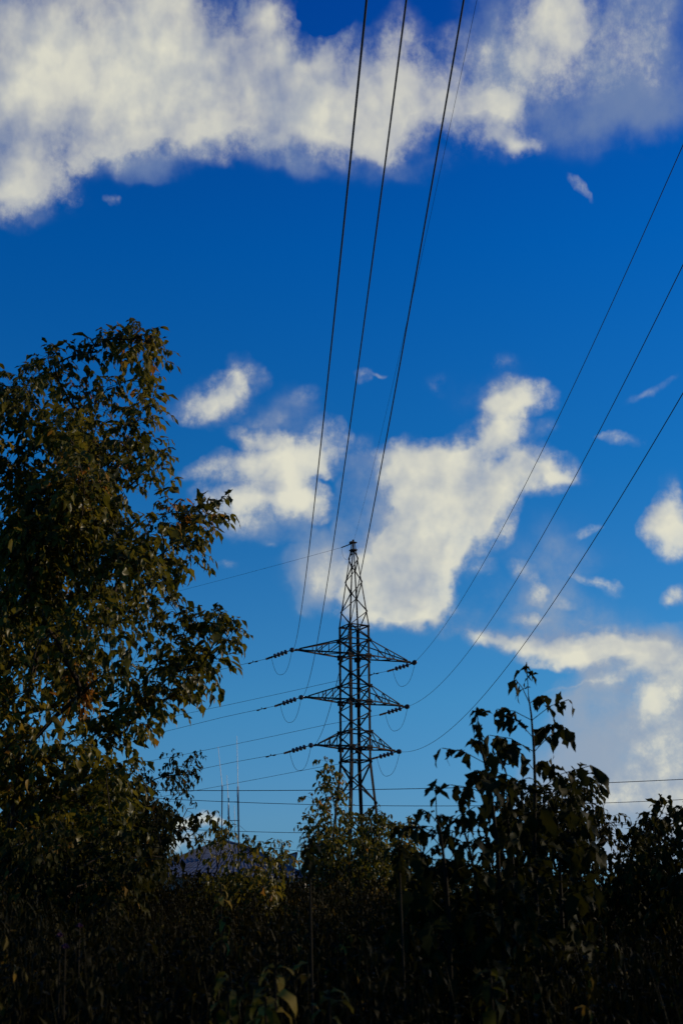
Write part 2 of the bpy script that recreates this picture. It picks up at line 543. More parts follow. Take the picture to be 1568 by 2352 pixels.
# ------------------------------------------------------------------ transmission tower
TX, TY = 0.747, 80.0
YAW = rad(29.2)
ARMS = [('top', 18.54, 4.436), ('middle', 15.64, 3.796), ('bottom', 12.76, 3.12)]
ZPEAK, ZCONE, ZWAIST = 26.1, 20.45, 11.95
RB = 1.02
tc0 = np.array([TX, TY, 0.0])
axA = np.array([math.cos(YAW), math.sin(YAW), 0])
axB = np.array([-math.sin(YAW), math.cos(YAW), 0])
tower = empty('transmission_tower', (TX, TY, 0), 'dark rusty lattice pylon with three pairs of cross arms rising above the bushes', 'pylon')


def half(z):
    h = RB / math.sqrt(2)
    if z >= ZCONE:
        return max(.07, h + (.09 - h) * (z - ZCONE) / (ZPEAK - ZCONE))
    if z >= ZWAIST:
        return h
    return h + (ZWAIST - z) * .078


def corner(k, z):
    i, j = ((1, -1), (1, 1), (-1, 1), (-1, -1))[k]
    h = half(z)
    return tc0 + axA * h * i + axB * h * j + np.array([0, 0, z])


for k in range(4):
    b = MB()
    i, j = ((1, -1), (1, 1), (-1, 1), (-1, -1))[k]
    # an angle section whose two flanges lie along the two faces
    def leg_section(z, w, t):
        c = corner(k, z)
        u, v = -axA * i, -axB * j
        return [c + u * x + v * y for x, y in ((0, 0), (w, 0), (w, t), (t, t), (t, w), (0, w))]
    for z0, z1, w in ((-.3, ZWAIST, .17), (ZWAIST, ZCONE, .155), (ZCONE, ZPEAK, .085)):
        vs = leg_section(z0, w, .022) + leg_section(z1, w if z1 < ZPEAK else .05, .022)
        b.add(vs, [(q, (q + 1) % 6, 6 + (q + 1) % 6, 6 + q) for q in range(6)] + [(5, 4, 3, 2, 1, 0), (6, 7, 8, 9, 10, 11)])
    b.build('leg', M_rust, tower)

lv = [0.2, 2.5, 4.6, 6.4, 8.0, 9.4, 10.7, ZWAIST]
z = ZWAIST
while z < ZCONE - .3:
    z += (ZCONE - ZWAIST) / 11
    lv.append(z)
cone = [ZCONE + (ZPEAK - ZCONE) * q for q in (.18, .36, .53, .68, .81, .91)]
lv += cone
br = MB()
for fc in range(4):
    ka, kb = fc, (fc + 1) % 4
    nrm = (corner(ka, 15) + corner(kb, 15)) / 2 - tc0 - np.array([0, 0, 15])
    nrm /= np.linalg.norm(nrm)
    flip = fc % 2
    for q in range(len(lv) - 1):
        za, zb = lv[q], lv[q + 1]
        w = .085 if zb <= ZWAIST else (.07 if zb <= ZCONE + .1 else .055)
        a, b2 = (ka, kb) if (q + flip) % 2 else (kb, ka)
        br.angle_bar(corner(a, za) + nrm * .006, corner(b2, zb) + nrm * .006, w, .012, nrm)
hl = [ZWAIST, ZCONE] + [zz + dz for _, zz, _ in ARMS for dz in (0.0, 1.0)] + [cone[-1]]
for zz in hl:
    for fc in range(4):
        ka, kb = fc, (fc + 1) % 4
        nrm = (corner(ka, zz) + corner(kb, zz)) / 2 - tc0 - np.array([0, 0, zz])
        nrm /= np.linalg.norm(nrm)
        br.angle_bar(corner(ka, zz) - nrm * .03, corner(kb, zz) - nrm * .03, .075, .012, (0, 0, 1))
for zz in (ZWAIST, ZCONE, 18.52, 15.62, 12.74):
    br.angle_bar(corner(0, zz) + [0, 0, .03], corner(2, zz) + [0, 0, .03], .06, .012)
br.build('bracing', M_rust, tower)
for _, zz, _ in ARMS:
    for k in range(4):
        i, j = ((1, -1), (1, 1), (-1, 1), (-1, -1))[k]
        c = corner(k, zz) + axB * j * .014
        c2 = corner(k, zz) + axA * i * .016
        ax1 = np.array([axA, axB, [0, 0, 1]])
        for cc, dims in ((c - axA * i * .10 + np.array([0, 0, -.02]), (.42, .014, .34)), (c2 - axB * j * .12, (.014, .26, .30)), (corner(k, zz + 1.0) + axB * j * .014, (.30, .014, .22))):
            gs = MB()
            gs.box(cc, dims, ax1)
            gs.build('gusset_plate', M_rust, tower)

tips = {}
for nm, z0, Lh in ARMS:
    for s, side in ((-1, 'L'), (1, 'R')):
        am = MB()
        tip = tc0 + axA * s * (Lh - .12) + np.array([0, 0, z0])
        tips[side + nm] = tc0 + axA * s * Lh + np.array([0, 0, z0])
        k1, k2 = (0, 1) if s > 0 else (3, 2)
        hw = half(z0)
        inner = tip - axA * s * .42
        for k, j in ((k1, -1), (k2, 1)):
            lo, up = corner(k, z0), corner(k, z0 + 1.0)
            e_lo = inner + axB * j * .05
            e_up = inner + axB * j * .05 + np.array([0, 0, .10])
            am.angle_bar(lo, e_lo, .085, .014, (0, 0, 1))
            am.angle_bar(up, e_up, .075, .014, (0, 0, 1))
            # posts and diagonals on each side face
            prev_lo, prev_up = lo, up
            for f_ in (.42, .66):
                pl, pu = lo + (e_lo - lo) * f_, up + (e_up - up) * f_
                am.angle_bar(pl, pu, .055, .010, axB)
                am.angle_bar(prev_up, pl, .05, .010, axB)
                prev_lo, prev_up = pl, pu
        # plan bracing of the bottom face
        a0, a1 = corner(k1, z0), corner(k2, z0)
        e0, e1 = inner - axB * .05, inner + axB * .05
        q0 = a0
        for f_, (x0_, x1_, y0_, y1_) in ((.42, (a0, e0, a1, e1)), (.66, (a1, e1, a0, e0)), (.85, (a0, e0, a1, e1))):
            q1 = y0_ + (y1_ - y0_) * f_
            am.angle_bar(q0 + np.array([0, 0, .02]), q1 + np.array([0, 0, .02]), .05, .010)
            q0 = q1
        ax1 = np.array([axA, axB, [0, 0, 1]])
        am.box(inner + axA * s * .02 + np.array([0, 0, .04]), (.50, .135, .12), ax1)
        am.box(inner + axA * s * .33 + np.array([0, 0, .0]), (.22, .10, .09), ax1)
        am.build('cross_arm', M_rust, tower)
pk = MB()
ax1 = np.array([axA, axB, [0, 0, 1]])
ptop = tc0 + np.array([0, 0, ZPEAK])
pk.box(ptop + [0, 0, .03], (.46, .24, .06), ax1)
pk.box(ptop + [0, 0, .13], (.10, .10, .16), ax1)
pk.box(ptop - axA * .2 + [0, 0, -.05], (.12, .12, .12), ax1)
pk.build('peak_bracket', M_rust, tower)
pk = MB()
pk.box(tc0 + np.array([0, 0, cone[-1]]), (.40, .40, .07), ax1)
pk.build('peak_plate', M_rust, tower)

# ------------------------------------------------------------------ conductors, strings, jumpers
PF, PBk = rad(-87.217), rad(139.41)
FRONT = {'Ltop': (-.2256, .001251), 'Lmiddle': (-.1825, .001632), 'Lbottom': (-.1544, .001861),
         'Rtop': (-.1081, .001652), 'Rmiddle': (-.1447, .002111), 'Rbottom': (-.1525, .002113)}
BACK = {'Ltop': (-.0601, .000469), 'Rtop': (-.0485, .000484), 'Lmiddle': (-.07, .000433), 'Rmiddle': (-.063, .00054),
        'Lbottom': (-.0662, .000399), 'Rbottom': (-.0629, .000415)}
DISC = [(-.075, .045), (-.045, .06), (-.02, .065), (.0, .15), (.022, .155), (.04, .10), (.06, .045), (.075, .03)]


def make_string(name, tip, phi, a, b, label, group, sp, t_start):
    o = empty(name, tip, label, 'insulator', group)
    path = lambda t: catenary(tip, phi, a, b, t, t, 1)[0]
    d = path(1.0) - path(0.2)
    d /= np.linalg.norm(d)
    m = MB()
    m.tube([np.array(tip) + [0, 0, .0], path(t_start - .06)], .028, 6)
    m.build('link', M_rust, o)
    t = t_start
    for q in range(4):
        m = MB()
        m.lathe(path(t), -d, [(h * sp / .15, r) for h, r in DISC], 16)
        m.build('insulator_disc', M_glass_ins, o, smooth=True)
        t += sp
    m = MB()
    e0, e1 = path(t - sp * .5), path(t + .45)
    m.tube([e0, e1], .024, 6)
    for q in np.linspace(.15, .95, 5):
        m.box(e0 + (e1 - e0) * q, (.05, .10, .12), np.array([d, np.cross((0, 0, 1), d), (0, 0, 1)]))
    m.build('clamp', M_rust, o)
    return t + .45


words = {'L': 'left', 'R': 'right'}
ends = {}
for key, (a, b) in FRONT.items():
    side, lvl = words[key[0]], key[1:]
    te = make_string('insulator_string', tips[key], PF, a, b,
                     f'insulator string seen end on at the {side} tip of the {lvl} cross arm', 'near side insulator strings', .15, .22)
    P = catenary(tips[key], PF, a, b, te - .3, 96, 70)
    m = MB()
    m.tube(P, .0105, 6)
    desc = {'Ltop': 'black cable climbing steeply from the left tip of the top cross arm',
            'Lmiddle': 'black cable climbing steeply from the left tip of the middle cross arm',
            'Lbottom': 'thickest black cable, climbing from the left tip of the bottom cross arm',
            'Rtop': 'black cable sweeping up right from the right tip of the top cross arm',
            'Rmiddle': 'black cable sweeping up right from the right tip of the middle cross arm',
            'Rbottom': 'black cable sweeping up right from the right tip of the bottom cross arm'}[key]
    o = tag(m.build('power_cable', M_wire), desc, 'power cable', 'power cables running overhead')
    ends[key] = [catenary(tips[key], PF, a, b, te - .35, te, 1)[0]]
for key, (a, b) in BACK.items():
    side, lvl = words[key[0]], key[1:]
    te = make_string('insulator_string', tips[key], PBk, a - .06, b,
                     f'four disc insulator string left of the {side} tip of the {lvl} cross arm', 'far side insulator strings', .30, .55)
    p_end = catenary(tips[key], PBk, a - .06, b, te - .1, te, 1)[0]
    P = catenary(tips[key], PBk, a, b, te - .1, 230, 50)
    P[0] = p_end
    m = MB()
    m.tube(P, .0125, 6)
    o = tag(m.build('power_cable', M_wire_al), f'thin cable running away left from the {side} tip of the {lvl} cross arm', 'power cable', 'power cables leading away behind the tree')
    ends[key].append(catenary(tips[key], PBk, a - .06, b, te - .45, te, 1)[0])
    # vibration damper: two weights on a short messenger under the cable
    dm = MB()
    c0 = catenary(tips[key], PBk, a, b, te + 1.15, te + 1.15, 1)[0]
    u = np.array([math.cos(PBk), math.sin(PBk), a])
    dm.tube([c0 - u * .30 + [0, 0, -.11], c0 + u * .30 + [0, 0, -.11]], .014, 5)
    dm.tube([c0, c0 + [0, 0, -.11]], .03, 5)
    for s in (-1, 1):
        dm.tube([c0 + u * s * .19 + [0, 0, -.12], c0 + u * s * .40 + [0, 0, -.12]], .045, 8)
    dm.build('vibration_damper', M_rust, o)
    # jumper loop from the far clamp to the near clamp
    A, B = ends[key][1], ends[key][0]
    m = MB()
    pts = []
    for t in np.linspace(0, 1, 22):
        p = A * (1 - t) + B * t
        p[2] -= 1.32 * (1 - abs(2 * t - 1) ** 2.6) * (1 + .12 * (t - .5) * (1 if key[0] == 'L' else -1))
        pts.append(p)
    m.tube(pts, .012, 6)
    tag(m.build('jumper_wire', M_wire), f'slack jumper loop hanging below the {side} tip of the {lvl} cross arm', 'jumper wire', 'jumper loops under the cross arms')
m = MB()
m.tube(catenary(ptop, PF, -.1001, .000885, .1, 96, 60), .006, 5)
tag(m.build('earth_wire', M_wire), 'thin earth wire climbing from the pylon peak beside the thickest cable', 'earth wire')
m = MB()
pe = catenary(ptop, PBk, -.0172 - .12, 0, .2, 1.0, 5)
P = catenary(ptop, PBk, -.0172, .000433, 1.0, 230, 45)
P[:, 2] -= .1
m.tube(np.vstack([P]), .009, 5)
eo = tag(m.build('earth_wire', M_wire_al), 'thin earth wire running down left from the pylon peak towards the tall tree', 'earth wire')
m = MB()
m.tube([ptop + [0, 0, -.02], P[0]], .035, 6)
m.build('clamp', M_rust, eo)
m = MB()
A, B = P[0], catenary(ptop, PF, -.1, 0, .8, .8, 1)[0]
pts = []
for t in np.linspace(0, 1, 20):
    p = (A * (1 - t) + B * t) + axA * (.55 * math.sin(math.pi * t) * (t - .35))
    p[2] -= 1.05 * (1 - abs(2 * t - 1) ** 2.4)
    pts.append(p)
m.tube(pts, .008, 5)
tag(m.build('jumper_wire', M_wire), 'thin slack jumper loop hanging around the pylon peak', 'jumper wire')

# distribution lines along the road, across the whole view
LINES = [([(401.6, 1815.5), (574, 1815.9), (717.6, 1815.5), (918.6, 1812.3), (1010.5, 1810), (1568, 1790)], .013, 'uppermost of the thin level wires crossing behind the bush tops'),
         ([(385, 1835.3), (717.7, 1847.9), (918.6, 1850.9), (1010.5, 1851.5), (1568, 1836.5)], .011, 'second of the thin level wires, just below the uppermost one'),
         ([(418.3, 1905), (717.6, 1912), (1010.5, 1913.3), (1407, 1895.6)], .010, 'third thin level wire, crossing low in front of the antenna masts'),
         ([(602.8, 1944), (697.7, 1957.4), (933.5, 1985), (984.7, 1989)], .009, 'low thin wire with small knots sloping down right above the yield sign'),
         ([(602.8, 1999), (936, 2006), (1000, 2007.5), (1300, 2006)], .007, 'lowest thin wire, just above the dark hedge right of the pylon')]
for li, (pp, r_, lab) in enumerate(LINES):
    W = np.array([at(x, y, 45.0 + li * .35) for x, y in pp])
    cf = np.polyfit(W[:, 0], W[:, 2], 2)
    if li >= 3:
        cf = np.array([max(cf[0], .0), cf[1], cf[2]]) if li == 4 else np.concatenate([[0], np.polyfit(W[:, 0], W[:, 2], 1)])
    xs = np.linspace(-17, 19, 60)
    m = MB()
    m.tube([(x, 45.0 + li * .35, np.polyval(cf, x)) for x in xs], r_, 5)
    o = tag(m.build('overhead_wire', M_wire_al), lab, 'overhead wire', 'level overhead wires along the road')
    if li == 3:
        for x in np.arange(-6, 6, .55):
            kn = MB()
            kn.box((x, 45.0 + li * .35, np.polyval(cf, x)), (.05, .03, .035))
            kn.build('clip', M_wire_al, o)

# ------------------------------------------------------------------ house with corrugated roof and masts
HY = 70.0
apex = at(506, 1926, HY)
hc = np.array([apex[0] + .3, HY + 1.5, 0])
eave = at(500, 2012, HY - 3)[2]
house = empty('house', (hc[0], hc[1], 0), 'low house with a blue grey corrugated hip roof behind the bushes', 'house')
w = MB()
HWX, HWY = 4.6, 3.8
w.box((hc[0], hc[1], eave / 2 - .05), (HWX * 2 - .7, HWY * 2 - .7, eave + .05))
w.build('wall', M_wall, house)
rf = MB()
A_ = (hc[0] - .35, hc[1] - .2, apex[2])
B_ = (hc[0] + 1.15, hc[1] - .2, apex[2] - .42)
cor = [(hc[0] - HWX, hc[1] - HWY, eave), (hc[0] + HWX, hc[1] - HWY, eave - .1), (hc[0] + HWX, hc[1] + HWY, eave - .1), (hc[0] - HWX, hc[1] + HWY, eave)]


def corrugated(p0, p1, q0, q1, n):
    """ridged sheet between eave edge p0-p1 and ridge edge q0-q1"""
    p0, p1, q0, q1 = (np.array(v, float) for v in (p0, p1, q0, q1))
    nr = np.cross(p1 - p0, q0 - p0)
    nr /= np.linalg.norm(nr)
    vs, fs = [], []
    rows = 5
    for i in range(n + 1):
        t = i / n
        for j in range(rows):
            s = j / (rows - 1)
            p = (p0 * (1 - t) + p1 * t) * (1 - s) + (q0 * (1 - t) + q1 * t) * s
            vs.append(p + nr * (.02 if i % 2 else 0))
    for i in range(n):
        for j in range(rows - 1):
            fs.append((i * rows + j, (i + 1) * rows + j, (i + 1) * rows + j + 1, i * rows + j + 1))
    rf.add(vs, fs)


corrugated(cor[0], cor[1], A_, B_, 72)
corrugated(cor[1], cor[2], B_, (B_[0] + .02, B_[1] + .3, B_[2]), 40)
corrugated(cor[2], cor[3], (B_[0], B_[1] + .3, B_[2]), (A_[0], A_[1] + .3, A_[2]), 72)
corrugated(cor[3], cor[0], (A_[0] - .02, A_[1] + .3, A_[2]), A_, 40)
roof = rf.build('roof', M_roof, house)
cp = MB()
for p, q in ((A_, B_), (cor[0], A_), (cor[1], B_)):
    cp.tube([np.array(p) + [0, 0, .03], np.array(q) + [0, 0, .03]], .07, 6)
cp.build('ridge_cap', M_roof, roof)
for wx in (-2.6, 0, 2.6):
    wn = MB()
    wn.box((hc[0] + wx, hc[1] - HWY + .34, 1.5), (1.1, .06, 1.2))
    wn.build('window', M_wire, house)

MASTS = [  # foot px, top of pole px, tip of whip px
    ('tall antenna mast with white whip, rightmost of the masts on the house roof', (549, 1922), (546.5, 1810), (544, 1690), .05, 2),
    ('antenna mast with a leaning white whip, leftmost on the house roof', (509.5, 1925), (510.5, 1806), (501, 1715), .035, 0),
    ('short antenna mast standing between the two taller ones', (526.5, 1925), (525, 1850), (521, 1780), .04, 1),
    ('faint thin white whip antenna just left of the tallest mast', (541, 1935), (540.5, 1925), (538, 1850), .02, 0)]
for lab, ft, tp, wt, r_, arms in MASTS:
    f0, t0, w0 = at(*ft, HY), at(*tp, HY), at(*wt, HY)
    f0[2] -= .5
    o = empty('antenna_mast', f0, lab, 'antenna', 'antenna masts on the house')
    m = MB()
    m.tube([f0, t0], r_, 6)
    m.build('pole', M_mast, o)
    m = MB()
    m.tube([t0, (t0 + w0) / 2, w0], [.020, .016, .010], 5)
    m.tube([(t0 * .99 + w0 * .01) - [0, 0, .5], t0 + (w0 - t0) * .03], r_ * 1.1, 6)
    m.build('whip', M_whip, o)
    if arms == 2:
        for fz in (.24, .56):
            m = MB()
            p = t0 + (f0 - t0) * fz
            m.tube([p + [-.5, 0, 0], p + [.06, 0, 0]], .02, 5)
            m.build('crossbar', M_mast, o)
        m = MB()
        m.tube([t0 + (f0 - t0) * .20 + [-.5, 0, .1], t0 + (f0 - t0) * .24 + [-.5, 0, 0]], .022, 5)
        m.build('crossbar', M_mast, o)
        m = MB()
        for s in (-1, 1):
            m.tube([t0 + (f0 - t0) * .63, t0 + (f0 - t0) * .74 + [s * .4, .2, 0]], .008, 4)
        m.build('stay', M_mast, o)
    if arms == 1:
        m = MB()
        p = t0 + (f0 - t0) * .3
        for s in (-1, 1):
            m.tube([p, p + [s * .4, .1, -.45]], .009, 4)
        m.tube([p + [0, 0, -.05], p + [0, 0, .08]], .07, 6)
        m.build('stay', M_mast, o)

# ------------------------------------------------------------------ yield sign
sTL, sTR, sB = at(654, 1964.5, 40.3), at(683.5, 1955.5, 39.75), at(673, 2006, 39.98)
scn = (sTL + sTR + sB) / 3
sign = empty('road_sign', (scn[0] + .02, scn[1], 0), 'triangular yield sign with red border turned sideways beside the pylon bush', 'road sign')
n_ = np.cross(sTR - sTL, sB - sTL)
n_ /= np.linalg.norm(n_)
if n_[1] > 0:
    n_ = -n_


def tri_plate(m, k, off, th, r=.12):
    P = []
    cs = [scn + (p - scn) * k for p in (sTL, sTR, sB)]
    for i in range(3):
        a, b, c = cs[i - 1], cs[i], cs[(i + 1) % 3]
        p0, p1 = b + (a - b) * r, b + (c - b) * r
        for t in np.linspace(0, 1, 5):
            P.append(p0 * (1 - t) ** 2 + b * 2 * t * (1 - t) + p1 * t * t)
    n0 = len(P)
    vs = [p + n_ * off for p in P] + [p + n_ * (off - th) for p in P]
    m.add(vs, [tuple(range(n0)), tuple(range(2 * n0 - 1, n0 - 1, -1))] + [(i, (i + 1) % n0, n0 + (i + 1) % n0, n0 + i) for i in range(n0)])


m = MB(); tri_plate(m, 1.0, 0, .02); m.build('border', M_sign_red, sign)
m = MB(); tri_plate(m, .74, .006, .004); m.build('face', M_sign_white, sign)
m = MB(); m.tube([(scn[0] - n_[0] * .06, scn[1] - n_[1] * .06, 0), (scn[0] - n_[0] * .06, scn[1] - n_[1] * .06, scn[2] + .2)], .035, 8); m.build('post', M_sign_post, sign)


# ------------------------------------------------------------------ foliage toolkit
def leaf_template(kind):
    if kind == 'near':
        ts = np.array([0, .08, .2, .34, .48, .62, .76, .88, 1.0])
        wl = np.array([0, .10, .24, .36, .27, .33, .17, .08, 0])
        wr = np.array([0, .12, .22, .31, .36, .22, .21, .06, 0])
    elif kind == 'lance':
        ts = np.array([0, .25, .55, .8, 1.0])
        wl = wr = np.array([0, .16, .19, .11, 0])
    else:
        ts = np.array([0, .16, .38, .6, .8, 1.0])
        wl = np.array([0, .22, .36, .27, .13, 0])
        wr = np.array([0, .20, .30, .33, .09, 0])
    n = len(ts)
    V = [(ts[0], 0)]
    idx = [(0, 0, 0)]
    for i in range(1, n - 1):
        V += [(ts[i] - .03 * (i % 2), wl[i]), (ts[i], 0), (ts[i] - .03 * ((i + 1) % 2), -wr[i])]
        idx.append((len(V) - 3, len(V) - 2, len(V) - 1))
    V.append((1.0, 0))
    last = len(V) - 1
    F = []
    a = idx[1]
    F += [(0, a[1], a[0]), (0, a[2], a[1])]
    for i in range(1, n - 2):
        a, b = idx[i], idx[i + 1]
        F += [(a[0], a[1], b[1]), (a[0], b[1], b[0]), (a[1], a[2], b[2]), (a[1], b[2], b[1])]
    a = idx[n - 2]
    F += [(a[0], a[1], last), (a[1], a[2], last)]
    return np.array(V), np.array(F)


TEMPL = {k: leaf_template(k) for k in ('near', 'far', 'lance')}


class Leaves:
    def __init__(self):
        self.o, self.d, self.n, self.l, self.w, self.c, self.t = [], [], [], [], [], [], []

    def add(self, o, d, n, l, w, c, t):
        self.o.append(o); self.d.append(d); self.n.append(n); self.l.append(l); self.w.append(w); self.c.append(c); self.t.append(t)

    def mesh(self, kind):
        V, F = TEMPL[kind]
        O, D, Nn = np.array(self.o), np.array(self.d), np.array(self.n)
        l, w, c = np.array(self.l)[:, None], np.array(self.w)[:, None], np.array(self.c)[:, None]
        D = D / np.linalg.norm(D, axis=1, keepdims=True)
        S = np.cross(Nn, D)
        S /= np.linalg.norm(S, axis=1, keepdims=True) + 1e-9
        Nn = np.cross(D, S)
        k = len(O)
        x = V[None, :, 0] * np.ones((k, 1))
        y = V[None, :, 1] * w
        ph = (O[:, :1] * 91.7 + O[:, 2:3] * 57.3) % 6.283
        y = y * (1 + .28 * np.sin(x * 15 + ph) + .16 * np.sin(x * 31 + ph * 2.3 + np.sign(V[None, :, 1])))
        # curl: the blade bends over its length, folds a little along the midrib
        ang = c * x
        xx = np.where(np.abs(c) > 1e-3, np.sin(ang) / np.where(np.abs(c) > 1e-3, c, 1), x)
        zz = np.where(np.abs(c) > 1e-3, -(1 - np.cos(ang)) / np.where(np.abs(c) > 1e-3, c, 1), 0)
        zz = zz + .35 * np.abs(y) + .05 * np.sin(x * 9 + y * 14 + O[:, :1] * 50)
        P = O[:, None, :] + l[:, :, None] * (xx[..., None] * D[:, None] + y[..., None] * S[:, None] + zz[..., None] * Nn[:, None])
        nv = V.shape[0]
        FF = (F[None] + (np.arange(k) * nv)[:, None, None]).reshape(-1, 3)
        tint = np.repeat(np.array(self.t), nv)
        return P.reshape(-1, 3), FF, tint


def build_leaves(name, lv_, kind, mat, parent=None, extra=None, stalk_tint=.3):
    """one mesh of leaf blades, plus (extra) thin stalks"""
    P, F, T = lv_.mesh(kind)
    off = np.array(parent_world(parent)) if parent is not None else np.zeros(3)
    nloop = F.size
    tot = len(F)
    starts = np.arange(0, nloop, 3)
    li = F.ravel()
    if extra is not None and extra.v:
        ev = np.array(extra.v)
        tri = []
        for f in extra.f:
            for i in range(1, len(f) - 1):
                tri.append((f[0], f[i], f[i + 1]))
        tri = np.array(tri) + len(P)
        P = np.vstack([P, ev])
        T = np.concatenate([T, np.full(len(ev), stalk_tint)])
        li = np.concatenate([li, tri.ravel()])
        tot += len(tri)
        starts = np.arange(0, tot * 3, 3)
    me = bpy.data.meshes.new(name)
    me.vertices.add(len(P))
    me.vertices.foreach_set('co', (P - off).astype(np.float32).ravel())
    me.loops.add(len(li))
    me.loops.foreach_set('vertex_index', li.astype(np.int32))
    me.polygons.add(tot)
    me.polygons.foreach_set('loop_start', starts.astype(np.int32))
    at_ = me.attributes.new('tint', 'FLOAT', 'POINT')
    at_.data.foreach_set('value', np.clip(T, 0, 1).astype(np.float32))
    me.materials.append(mat)
    me.polygons.foreach_set('use_smooth', np.ones(tot, dtype=bool))
    me.update(calc_edges=True)
    me.validate()
    o = bpy.data.objects.new(name, me)
    C.objects.link(o)
    if parent is not None:
        o.parent = parent
    return o


def nrm(v):
    return v / (np.linalg.norm(v) + 1e-9)


DOWN = np.array([0, 0, -1.0])


def compound_leaf(lv_, st, p, d, size, tint, pairs, stalk_r=.0016, droop=1.0):
    """a box elder leaf: a stalk with three to seven hanging leaflets"""
    Lr = size * (1.0 + .55 * pairs)
    tdir = nrm(d + np.array([0, 0, .25]))
    pt = lambda t: p + tdir * Lr * t + DOWN * ((.42 if pairs < 3 else .30) * droop * Lr * t * t)
    if st is not None:
        st.tube([pt(0), pt(.5), pt(1.0)], stalk_r, 3, cap=False)
    side = np.cross(tdir, (0, 0, 1))
    side = nrm(side) if np.linalg.norm(side) > .1 else np.array([1.0, 0, 0])
    fr = [.55, .80] if pairs == 2 else ([.6] if pairs == 1 else [.45, .63, .82])
    for t in fr:
        q = pt(t)
        for s in (-1, 1):
            if random.random() < .06:
                continue
            dd = nrm(tdir * .4 + side * s * random.uniform(.25, .75) + DOWN * droop * random.uniform(.25, 1.7) + rng.normal(0, .2, 3))
            nn = nrm(np.array([0, 0, .7]) + side * s * .5 + tdir * .6 + rng.normal(0, .5, 3))
            lv_.add(q, dd, nn, size * random.uniform(.6, 1.2), random.uniform(.5, .75), random.uniform(.2, 1.0) * droop, tint + rng.normal(0, .12))
    q = pt(1.0)
    dd = nrm(tdir * .7 + DOWN * droop * random.uniform(.6, 1.6) + rng.normal(0, .15, 3))
    nn = nrm(np.array([0, 0, .7]) + tdir * .8 + rng.normal(0, .5, 3))
    lv_.add(q, dd, nn, size * random.uniform(1.0, 1.35), random.uniform(.5, .72), random.uniform(.2, 1.0) * droop, tint + rng.normal(0, .12))


def shoot(lv_, st, path, inter, size, tint, pairs=(1, 2), start=.2, droop=1.0, stalk_r=.0016):
    """opposite pairs of compound leaves along a path"""
    path = np.array(path)
    seg = np.linalg.norm(np.diff(path, axis=0), axis=1)
    cum = np.concatenate([[0], np.cumsum(seg)])
    tot = cum[-1]
    s = tot * start
    az = random.uniform(0, 6.28)
    while s <= tot + 1e-6:
        i = min(np.searchsorted(cum, s, 'right') - 1, len(seg) - 1)
        f = (s - cum[i]) / max(seg[i], 1e-6)
        p = path[i] * (1 - f) + path[i + 1] * f
        tg = nrm(path[i + 1] - path[i])
        a = nrm(np.cross(tg, (.2, .1, 1)) if abs(tg[2]) < .9 else np.cross(tg, (1, .1, 0)))
        b = np.cross(tg, a)
        k = .65 + .35 * min(1, (tot - s) / (tot * .35 + 1e-6))
        for h in (0, math.pi):
            an = az + h + random.uniform(-.3, .3)
            dd = nrm(a * math.cos(an) + b * math.sin(an) + tg * .55)
            compound_leaf(lv_, st, p, dd, size * k * random.uniform(.8, 1.15), tint, random.randint(*pairs), stalk_r, droop)
        az += math.pi / 2
        s += inter * random.uniform(.8, 1.2) * k
    compound_leaf(lv_, st, path[-1], nrm(path[-1] - path[-2] + np.array([0, 0, .3])), size * .75, tint, pairs[0], stalk_r, droop)


class Skeleton:
    def __init__(self):
        self.p, self.par, self.tan, self.chains = [], [], [], []

    def chain(self, pts, parent=-1):
        ids = []
        for i, q in enumerate(pts):
            self.p.append(np.array(q, float))
            self.par.append(parent)
            self.tan.append(None)
            parent = len(self.p) - 1
            ids.append(parent)
        for i in range(len(ids)):
            a = self.p[ids[max(i - 1, 0)]] if i > 0 else (self.p[self.par[ids[0]]] if self.par[ids[0]] >= 0 else self.p[ids[0]])
            b = self.p[ids[min(i + 1, len(ids) - 1)]]
            self.tan[ids[i]] = nrm(b - a)
        self.chains.append(ids)
        return ids

    def grow_to(self, T, wob=.04, rise=.25):
        P = np.array(self.p)
        d = T - P
        L_ = np.linalg.norm(d, axis=1) + 1e-6
        ca = np.einsum('ij,ij->i', d / L_[:, None], np.array(self.tan))
        up = d[:, 2] / L_
        cost = L_ * (1 + 1.6 * np.clip(.5 - ca, 0, 2) + 1.2 * np.clip(-.05 - up, 0, 1))
        j = int(np.argmin(cost))
        p0, L0 = P[j], L_[j]
        t0 = nrm(self.tan[j] * .7 + d[j] / L0)
        p1 = p0 + t0 * L0 * .35
        p2 = T - nrm(d[j] / L0 + np.array([0, 0, -rise])) * L0 * .3
        k = max(4, int(L0 / .14))
        k = min(k, 12)
        pts = []
        for i in range(1, k + 1):
            t = i / k
            q = p0 * (1 - t) ** 3 + 3 * p1 * t * (1 - t) ** 2 + 3 * p2 * t * t * (1 - t) + T * t ** 3
            pts.append(q + rng.normal(0, wob * L0 * .1, 3) * (1 - t))
        ids = self.chain(pts, j)
        return np.array([p0] + pts), ids

    def mesh(self, r0, ex=.45, sides=6, rmax=1.0):
        n = len(self.p)
        cnt = np.zeros(n)
        haschild = np.zeros(n, bool)
        for i in range(n):
            if self.par[i] >= 0:
                haschild[self.par[i]] = True
        for i in range(n - 1, -1, -1):
            cnt[i] += 0 if haschild[i] else 1
            if self.par[i] >= 0:
                cnt[self.par[i]] += cnt[i]
        rr = np.minimum(r0 * np.maximum(cnt, 1) ** ex, rmax)
        m = MB()
        for ids in self.chains:
            seq = ([self.par[ids[0]]] if self.par[ids[0]] >= 0 else []) + ids
            if len(seq) < 2:
                continue
            r_ = [rr[ids[0]] if i == self.par[ids[0]] else rr[i] for i in seq]
            r_[-1] *= .6
            m.tube([self.p[i] for i in seq], r_, sides, cap=False)
        return m


